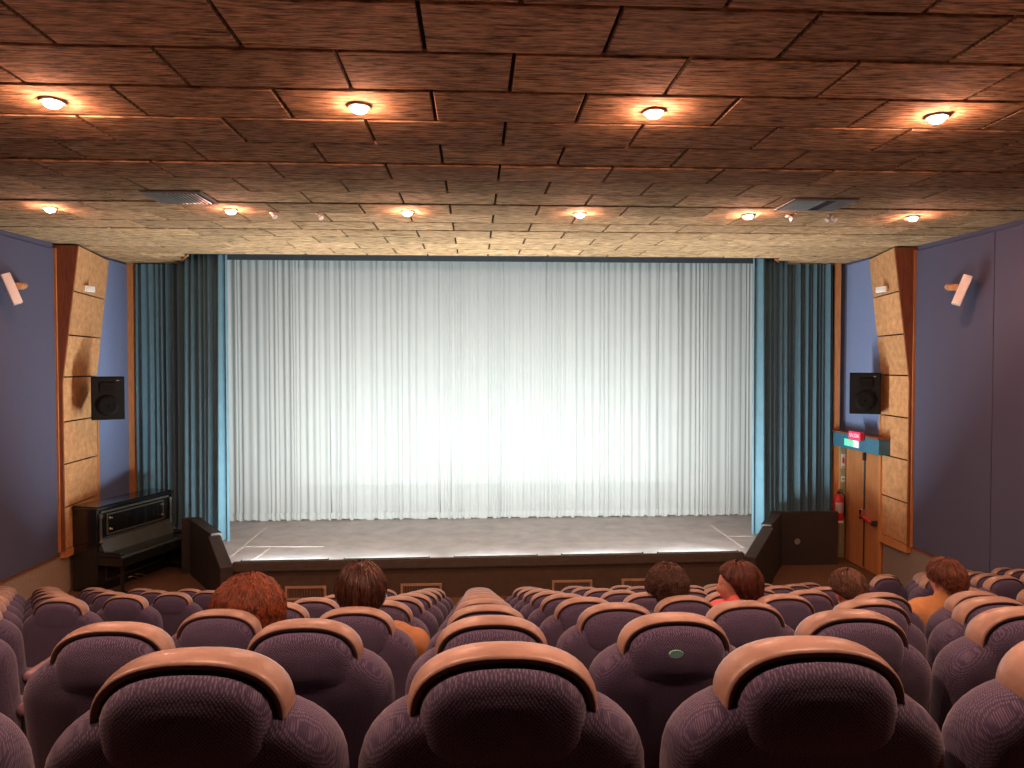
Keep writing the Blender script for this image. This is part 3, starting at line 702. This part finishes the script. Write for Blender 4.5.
# ------------------------------------------------------------------ cinema seats
def superhalf(a, b, n, zc, N=14):
    """upper half of a superellipse from +a to -a"""
    out = []
    for i in range(N+1):
        t = PI*i/N; c, s = math.cos(t), math.sin(t)
        out.append((a*math.copysign(abs(c)**(2/n), c), zc + b*abs(s)**(2/n)))
    return out
lean = lambda x, y, z: (x, y+(1.0-z)*.14, z)
def make_seat():
    t = thing('cinema_seat', '', 'seat')
    # backrest with rounded shoulders
    top = superhalf(.249, .16, 2.5, SH-.067-.16, 20)
    outl = top + [(-.246,.55), (-.232,.36), (-.1,.33), (.1,.33), (.232,.36), (.246,.55)]
    bm = pillow(bmesh.new(), outl, -.085, .055, .055, lean, 4, .014); finish('backrest', bm, 'fabric', t, True)
    # headrest pad
    top = superhalf(.142, .092, 2.5, SH-.019-.092, 16)
    outl = top + [(x, 2*(SH-.112)-z) for x, z in top[::-1][1:-1]]
    bm = pillow(bmesh.new(), outl, -.076, .03, .035, None, 4, .008); finish('headrest_pad', bm, 'fabric', t, True)
    # vinyl hood bent over the headrest: rounded section swept along an arch
    N = 22; arch = []
    a, b, n = .161, .104, 2.4
    for i in range(N+1):
        th = PI*i/N; c, s = math.cos(th), math.sin(th)
        arch.append((a*math.copysign(abs(c)**(2/n), c), SH-b+b*abs(s)**(2/n)))
    arch = [(a-.001, SH-.124)] + arch + [(-a+.001, SH-.124)]
    sec = [(-.046,-.017),(-.050,-.006),(-.042,-.001),(-.015,.003),(.008,.002),(.030,-.006),(.038,-.016),(.026,-.022),(-.040,-.021)]
    bm = bmesh.new(); rings = []; nA = len(arch)
    for i, (x, z) in enumerate(arch):
        x1, z1 = arch[max(i-1,0)]; x2, z2 = arch[min(i+1,nA-1)]
        d = Vector((x2-x1, z2-z1)).normalized(); nv = Vector((d.y, -d.x))
        if nv.dot(Vector((x, z-(SH-.12)))) < 0: nv = -nv
        rings.append([bm.verts.new((x+nv.x*q, y, z+nv.y*q)) for y, q in sec])
    ns = len(sec)
    for i, (r0, r1) in enumerate(zip(rings, rings[1:])):
        for j in range(ns):
            f = bm.faces.new((r0[j], r0[(j+1)%ns], r1[(j+1)%ns], r1[j])); f.material_index = 1 if j in (0, 8, 7) else 0
    bm.faces.new(rings[0]); bm.faces.new(rings[-1][::-1])
    finish('headrest_hood', bm, ['cap','lip'], t, True)
    # dark vinyl front face of the headrest
    outl = superhalf(.154, .099, 2.4, SH-.108, 16) + [(-.154,SH-.124), (.154,SH-.124)]
    bm = pillow(bmesh.new(), outl, -.040, -.026, .004, None, 2); finish('hood_backing', bm, 'lip', t)
    bm = bmesh.new(); box(bm, (0,.30,.42), (.455,.46,.115), bevel=.045, seg=3); finish('seat_cushion', bm, 'fabric', t, True)
    bm = bmesh.new(); box(bm, (P/2,.20,.615), (.05,.34,.05), bevel=.02, seg=3); finish('armrest', bm, 'armpad', t, True)
    finish('side_panel', bx(P/2-.014, P/2+.014, .06, .36, 0, .59, bevel=.006), 'seatframe', t)
    return t
seat0 = make_seat(); used = False; nseat = 0
def vis(x, d, z):
    c, s = math.cos(.0505), math.sin(.0505); xc = x*c-d*s; dc = x*s+d*c
    c, s = math.cos(.0258), math.sin(.0258); zc_ = z*c+dc*s; d2 = dc*c-z*s
    return 512+740*xc/d2, 384-740*zc_/d2, d2
ROWN = ['nearest row','second row from camera','third row from camera','fourth row from camera','middle row','fourth row from stage','third row from stage','second row from stage','row closest to stage']
center_seats = {}
def place(k, c, block, idx):
    global used, nseat
    x = X0+P*c + {(1,-1):.013, (1,1):.004}.get((k, c), 0); d = Dk(k)+(0 if -2.3 < x < 3.9 else sag(x))
    px, py, dd = vis(x, d, hk(k)); half = .27*740/dd
    if px+half < 2 or px-half > 1022: return False
    o = seat0 if not used else copy_tree(seat0); used = True; nseat += 1
    o.location = (x, d, hk(k)-SH); o.rotation_euler = (0, 0, math.atan(.012*x if -2.3 < x < 3.9 else .024*x))
    side = {'c': 'right of the left aisle', 'l': 'left of the left aisle', 'r': 'right of the right aisle'}[block]
    o['label'] = f'purple cinema seat, {ROWN[k-1]}, {ORD[idx]} seat {side}'
    o['group'] = 'cinema seats in rows'; o['category'] = 'seat'
    center_seats[(k, c)] = o
    return True
for k in range(1, NR+1):
    n_ = 0; blk = 'c'
    for c in range(-2, 13):
        x_ = X0+P*c
        if k >= 5 and (2.6, 3.2, 3.1, 3.7, 4.2)[k-5] < x_ < (2.9, 3.4, 4.0, 4.0, 4.4)[k-5]:   # the diagonal right-hand aisle
            blk = 'r'; n_ = 0; continue
        if x_ < XR-.3 and place(k, c, blk, n_): n_ += 1
    first_l = -4 if k <= 3 else -5
    for i, c in enumerate(range(first_l, -13, -1)):
        if X0+P*c > XL+.28: place(k, c, 'l', i)
# teal oval number plates where they catch the light
def plate(k, c, dz):
    if (k, c) in center_seats:
        bm = bmesh.new(); lathe(bm, [(0,0),(1,0),(.9,-.003),(0,-.003)], (0,0,0), 20, 'y')
        for v in bm.verts: v.co.x *= .021; v.co.z *= .012
        o = finish('number_plate', bm, 'plate', center_seats[(k, c)]); o.location = (-.02,-.113,SH-dz); o['label'] = 'small oval teal plate'
plate(2, 1, .075); plate(3, -1, .11)

# ------------------------------------------------------------------ people
def head_mesh(bm, c, R, sc=1.0):
    """face looks along local +y; R rotates; c = centre of the skull"""
    r = bmesh.ops.create_uvsphere(bm, u_segments=40, v_segments=30, radius=1)
    G = lambda x, z, x0, z0, sx, sz: math.exp(-((x-x0)/sx)**2 - ((z-z0)/sz)**2)
    for v in r['verts']:
        x, y, z = v.co
        zz = z*.118; k = 1 - .30*max(0, -z-.05)**1.3
        X = x*.076*k; Y = y*.097*(1-.12*max(0,-z)) + (.008*max(0,-z) if y > 0 else .018*max(0,-z))
        if y > 0:
            nose = G(X, zz, 0, -.022, .013, .026)*.026 + G(X, zz, 0, -.034, .018, .010)*.008
            socket = (G(X, zz, .032, .006, .017, .013)+G(X, zz, -.032, .006, .017, .013))*.010
            brow = (G(X, zz, .032, .026, .026, .008)+G(X, zz, -.032, .026, .026, .008))*.004
            lips = G(X, zz, 0, -.060, .022, .007)*.008 - G(X, zz, 0, -.0605, .022, .0025)*.005
            chin = G(X, zz, 0, -.092, .022, .016)*.012
            Y += (nose-socket+brow+lips+chin)*min(1, y*2)
        v.co = R @ (Vector((X, Y, zz))*sc) + c
    for s in (-1, 1):     # ears
        r = bmesh.ops.create_uvsphere(bm, u_segments=14, v_segments=10, radius=1)
        for v in r['verts']:
            q = Vector((v.co.x*.010+s*.079, v.co.y*.019-.008, v.co.z*.031-.012)); q.x += s*.008*max(0, -v.co.y)
            v.co = R @ (q*sc) + c
def skin_obj(chains, sub=1):
    """tapered limbs: a ball at every joint and a closed cone between joints; remesh() melts them into one skin"""
    bm = bmesh.new(); done = set()
    rr = lambda r: max(r) if isinstance(r, tuple) else r
    for ch in chains:
        for co, r in ch:
            key = tuple(round(c_, 4) for c_ in co)
            if key in done: continue
            done.add(key)
            q = bmesh.ops.create_icosphere(bm, subdivisions=2 if rr(r) < .03 else 3, radius=rr(r), matrix=Matrix.Translation(co))
        for (a, ra), (b, rb) in zip(ch, ch[1:]):
            if (Vector(a)-Vector(b)).length > 1e-4: tube(bm, [a, b], [rr(ra), rr(rb)], 16 if rr(ra) > .03 else 10)
    bmesh.ops.recalc_face_normals(bm, faces=bm.faces)
    me = bpy.data.meshes.new('limbs'); bm.to_mesh(me); bm.free(); return me
def remesh(me, voxel, it=2):
    o = bpy.data.objects.new('tmp', me); C.objects.link(o)
    md = o.modifiers.new('r', 'REMESH'); md.mode = 'VOXEL'; md.voxel_size = voxel; md.use_smooth_shade = True
    sm = o.modifiers.new('s', 'SMOOTH'); sm.factor = .5; sm.iterations = it
    dg = bpy.context.evaluated_depsgraph_get(); out = bpy.data.meshes.new_from_object(o.evaluated_get(dg))
    bpy.data.objects.remove(o)
    b = bmesh.new(); b.from_mesh(out); b.verts.ensure_lookup_table(); seen = set(); best = []
    for v in b.verts:
        if v.index in seen: continue
        st = [v]; seen.add(v.index); comp = []
        while st:
            q = st.pop(); comp.append(q)
            for e in q.link_edges:
                w_ = e.other_vert(q)
                if w_.index not in seen: seen.add(w_.index); st.append(w_)
        if len(comp) > len(best): best = comp
    keep = set(best); bmesh.ops.delete(b, geom=[v for v in b.verts if v not in keep], context='VERTS'); b.to_mesh(out); b.free()
    return out
def link(name, me, m, parent):
    me.materials.clear(); me.materials.append(M[m] if isinstance(m, str) else m)
    for p in me.polygons: p.use_smooth = True
    o = bpy.data.objects.new(name, me); C.objects.link(o); o.parent = parent; return o
def hair_mesh(c, R, rad, off, front, side, back, drop, nstr, curl, cw, sr, seed, rough=.0, flare=.0, fall_az=65):
    """c skull centre; rad ellipsoid radii; front/side/back = polar reach in degrees; drop = free hanging length"""
    r = random.Random(seed); bm = bmesh.new()
    def reach(az):
        a = abs((az+180) % 360-180)
        if a < 90: t = a/90; t = t*t*(3-2*t); return front+(side-front)*t
        t = (a-90)/90; t = t*t*(3-2*t); return side+(back-side)*t
    def Pt(az, t):       # t in 0..1 over the skull, 1..2 hanging
        a = math.radians(az); tt = min(t, 1)
        th = math.radians(reach(az)*tt)
        d = Vector((math.sin(th)*math.sin(a), math.sin(th)*math.cos(a), math.cos(th)))
        p = Vector((d.x*rad[0], d.y*rad[1], d.z*rad[2])) + Vector(off)
        if t > 1:
            aa = abs((az+180) % 360-180); f = min(1, max(0, (aa-fall_az)/30))
            p.z -= (t-1)*drop*f; p += Vector((d.x, d.y, 0))*flare*(t-1)*f
        return p
    NA = 48; NT = 14; tmax = 2 if drop > 0 else 1; NTT = NT + (6 if drop > 0 else 0)
    rows = []
    for j in range(NTT+1):
        t = (j/NT) if j <= NT else 1+(j-NT)/6
        row = []
        for i in range(NA):
            p = Pt(i*360/NA, max(t, .003))
            if rough:
                nn = (noise.noise(p*28+Vector((seed,0,0)))*rough + noise.noise(p*70+Vector((seed,0,0)))*rough*.5)*min(1, t*6)
                p = p + (p-Vector(off)).normalized()*nn
            row.append(bm.verts.new(R @ p + c))
        rows.append(row)
    bm.faces.new(rows[0])
    for a, b in zip(rows, rows[1:]):
        for i in range(NA): bm.faces.new((a[i], a[(i+1) % NA], b[(i+1) % NA], b[i]))
    # inner skin so that the shell has thickness
    bmesh.ops.solidify(bm, geom=bm.faces[:], thickness=.012)
    for s in range(nstr):
        az = r.uniform(0, 360); t0 = r.uniform(.03, .75)**.8; ln = r.uniform(.35, .8)
        n = 9; pts = []; ph = r.uniform(0, 6.28); ph2 = r.uniform(0, 6.28); lift = r.uniform(-.002, .010) + rough*.6
        for i in range(n+1):
            t = t0 + (tmax-t0)*ln*i/n*(1.25 if tmax == 2 else 1)
            t = min(t, tmax); p = Pt(az + 6*math.sin(ph)*i/n, t); nrm = (p-Vector(off)).normalized()
            tang = Vector((math.cos(math.radians(az)), -math.sin(math.radians(az)), 0))
            w_ = i/n*cw*6.28
            p += nrm*(lift+curl*math.sin(w_+ph)) + tang*curl*math.cos(w_+ph2)
            pts.append(R @ p + c)
        tube(bm, pts, [sr*(1-.75*(i/n)**2) for i in range(n+1)], 3, False)
    return bm
def person(label, k, hx, hy, htop, yaw_deg, tilt_deg, shirt_m, hair_kw, hair_m, trouser_m='spk', sc=1.0, lean_x=0.0, sh_drop=0.0, roll=0):
    F = hk(k)-SH
    root = thing('person', label, 'person', (hx, Dk(k)+.2+sag(hx), F))
    # local coordinates: origin on the floor under the seat's occupant
    hz = htop - F - .118*sc
    R = (Matrix.Rotation(math.radians(yaw_deg), 3, 'Z') @ Matrix.Rotation(math.radians(tilt_deg), 3, 'X') @ Matrix.Rotation(math.radians(roll), 3, 'Y'))
    hc = Vector((0, hy, hz))
    nb = Vector((lean_x*.5, -.035, hz-.19*sc-sh_drop)); sz = nb.z-.03
    pel = (lean_x, .17, .53); wst = (lean_x*.85, .10, .53+(sz-.53)*.38); chs = (lean_x*.6, .02, .53+(sz-.53)*.8)
    ch = [[(pel, .12), (wst, .105), (chs, .11), (tuple(nb), .058), ((nb.x*.5, hy*.5-.02, hz-.10*sc), .052), (tuple(hc), .06)]]
    tors = [[(pel, .133), (wst, .12), (chs, .125), ((nb.x, nb.y, nb.z-.005), .075), ((nb.x*.9, nb.y, nb.z+.03), .062)]]
    for s in (-1, 1):
        ch.append([((pel[0]+s*.05, pel[1], pel[2]), .115), ((wst[0]+s*.045, wst[1], wst[2]), .10), ((chs[0]+s*.065, chs[1], chs[2]), .105)])
        tors.append([((pel[0]+s*.055, pel[1], pel[2]), .13), ((wst[0]+s*.05, wst[1], wst[2]), .118), ((chs[0]+s*.075, chs[1], chs[2]), .118)])
        shd = (chs[0]+s*.165*sc, -.01, sz-.03); elb = (chs[0]+s*.235, .03, max(.62, sz-.27)); wri = (lean_x+s*.11, .27, .66)
        ch.append([(chs, .09), (shd, .06), (elb, .042), (wri, .028)])
        tors.append([(chs, .10), (shd, .072), (elb, .056), ((wri[0], wri[1]-.03, wri[2]), .044)])
        palm = (wri[0]-s*.015, wri[1]+.06, wri[2]-.01)
        ch.append([(wri, .028), (palm, (.034,.018))])
        for fi in range(4):
            bx_ = palm[0]+(fi-1.5)*.019; l = (.036,.042,.040,.030)[fi]
            ch.append([(palm, (.034,.018)), ((bx_, palm[1]+.035, palm[2]), .0095), ((bx_, palm[1]+.035+l*.7, palm[2]-.014), .009), ((bx_, palm[1]+.035+l, palm[2]-.038), .008)])
        ch.append([(wri, .028), ((wri[0]-s*.04, wri[1]+.045, wri[2]-.005), .011), ((wri[0]-s*.055, wri[1]+.075, wri[2]-.012), .009)])
        hip = (pel[0]+s*.09, .18, .53); kne = (pel[0]+s*.11, .52, .55); ank = (pel[0]+s*.11, .50, .11); toe = (pel[0]+s*.12, .61, .04)
        ch.append([(pel, .13), (hip, .085), (kne, .06), (ank, .038), (toe, .032)])
    me = skin_obj(ch, 1)
    bm = bmesh.new(); bm.from_mesh(me); head_mesh(bm, hc, R, sc); bm.to_mesh(me); bm.free()
    link('body', remesh(me, .0075), 'skin', root)
    link('top', remesh(skin_obj(tors, 1), .012, 9), shirt_m, root)
    legs = []
    for s in (-1, 1):
        legs.append([(pel, .14), ((pel[0]+s*.09,.18,.53), .10), ((pel[0]+s*.11,.52,.55), .074), ((pel[0]+s*.11,.50,.14), .058)])
    link('trousers', remesh(skin_obj(legs), .013, 8), trouser_m, root)
    for s in (-1, 1):
        link('shoe', remesh(skin_obj([[((pel[0]+s*.11,.48,.05), .048), ((pel[0]+s*.12,.60,.04), .038)]]), .012, 4), 'spk', root)
        bm = bmesh.new(); bmesh.ops.create_icosphere(bm, subdivisions=3, radius=.0125*sc)
        ep = Vector((s*.031,.0725,.006))*sc
        for f in bm.faces:
            c_ = f.calc_center_median().normalized()
            if c_.dot(R @ Vector((0,1,-.05)).normalized()) > .80: f.material_index = 1
        o = finish('eye', bm, ['eyew','iris'], root, True); o.location = R @ ep + hc
    bm = bmesh.new()
    for dz, rr_ in ((.0025,.0035),(-.0035,.0045)):
        tube(bm, [R @ (Vector((x_, .0915-abs(x_)**2*12, -.0605+dz))*sc) + hc for x_ in (-.022,-.012,0,.012,.022)], [.001,rr_,rr_,rr_,.001], 6)
    finish('lips', bm, 'lipcol', root, True)
    finish('hair', hair_mesh(hc, R, **hair_kw), hair_m, root, True)
    return root
def hm(name, c): return mat(name, c, rough=.42, noise_amt=.45, scale=34, spec=.5)
cl = lambda name, c: mat(name, c, rough=.85, noise_amt=.1, scale=20)
person('person with a big frizzy auburn mane of hair, leftmost of the audience', 3, -.965, 0, -.925, 6, -4, cl('dark_top', (.05,.03,.03,1)),
       dict(rad=(.135,.14,.135), off=(0,-.02,.0), front=62, side=108, back=118, drop=.16, nstr=2600, curl=.009, cw=3.6, sr=.0017, seed=3, rough=.012, flare=.035, fall_az=50), hm('auburn_hair', (.26,.066,.022,1)))
person('person with short straight dark brown hair and a tan jacket, seen from behind', 3, -.487, 0, -.862, 8, -4, cl('tan_jacket', (.34,.16,.065,1)),
       dict(rad=(.104,.122,.138), off=(0,-.012,-.006), front=58, side=92, back=133, drop=0, nstr=1500, curl=.0015, cw=.4, sr=.0018, seed=5, rough=.003), hm('dark_brown_hair', (.075,.024,.012,1)), lean_x=.10, sh_drop=-.03)
person('person with dark curly round hair, seated left of the person in pink', 4, 1.07, 0, -1.13, -6, -4, cl('dark_blue_top', (.03,.03,.05,1)),
       dict(rad=(.098,.106,.114), off=(0,-.01,.0), front=66, side=108, back=140, drop=0, nstr=1800, curl=.010, cw=3.2, sr=.0024, seed=9, rough=.018), hm('dark_curly_hair', (.085,.034,.018,1)), sc=.93)
wm = person('person in a coral pink top with shoulder-length brown hair, face turned left', 4, 1.455, 0, -1.13, 84, -6, cl('coral_top', (.80,.15,.13,1)),
       dict(rad=(.094,.125,.125), off=(0,-.030,-.002), front=50, side=84, back=112, drop=.11, nstr=1500, curl=.002, cw=.6, sr=.0018, seed=12, rough=.003, flare=-.012, fall_az=58), hm('brown_hair', (.12,.034,.018,1)), sc=.88, lean_x=.03, sh_drop=-.055)
person('person with short wavy brown hair, seated between the pink top and the ochre jacket', 4, 2.125, 0, -1.175, 14, -4, cl('grey_top', (.08,.07,.08,1)),
       dict(rad=(.088,.104,.112), off=(0,-.012,-.002), front=60, side=88, back=122, drop=0, nstr=1400, curl=.005, cw=1.8, sr=.002, seed=15, rough=.009), hm('wavy_brown_hair', (.13,.058,.030,1)), roll=-8, sc=.93)
person('person with short red brown hair and an ochre jacket, rightmost of the audience', 4, 2.72, 0, -1.13, 10, -4, cl('ochre_jacket', (.40,.19,.065,1)),
       dict(rad=(.094,.110,.121), off=(0,-.012,-.006), front=60, side=92, back=130, drop=0, nstr=1500, curl=.003, cw=.8, sr=.002, seed=18, rough=.006), hm('red_brown_hair', (.17,.052,.024,1)), sh_drop=-.04, lean_x=-.05, sc=.94)
# pale strap across the woman's shoulder
b_ = bmesh.new(); tube(b_, [(-.02,-.16,.86),(.02,-.165,.83),(.06,-.17,.78)], .008, 6); finish('bag_strap', b_, 'paper', wm)

# ------------------------------------------------------------------ lift everything so that the front floor is at height 0
for o in bpy.data.objects:
    if o.parent is None: o.location.z += H0
    
print('seats', nseat)
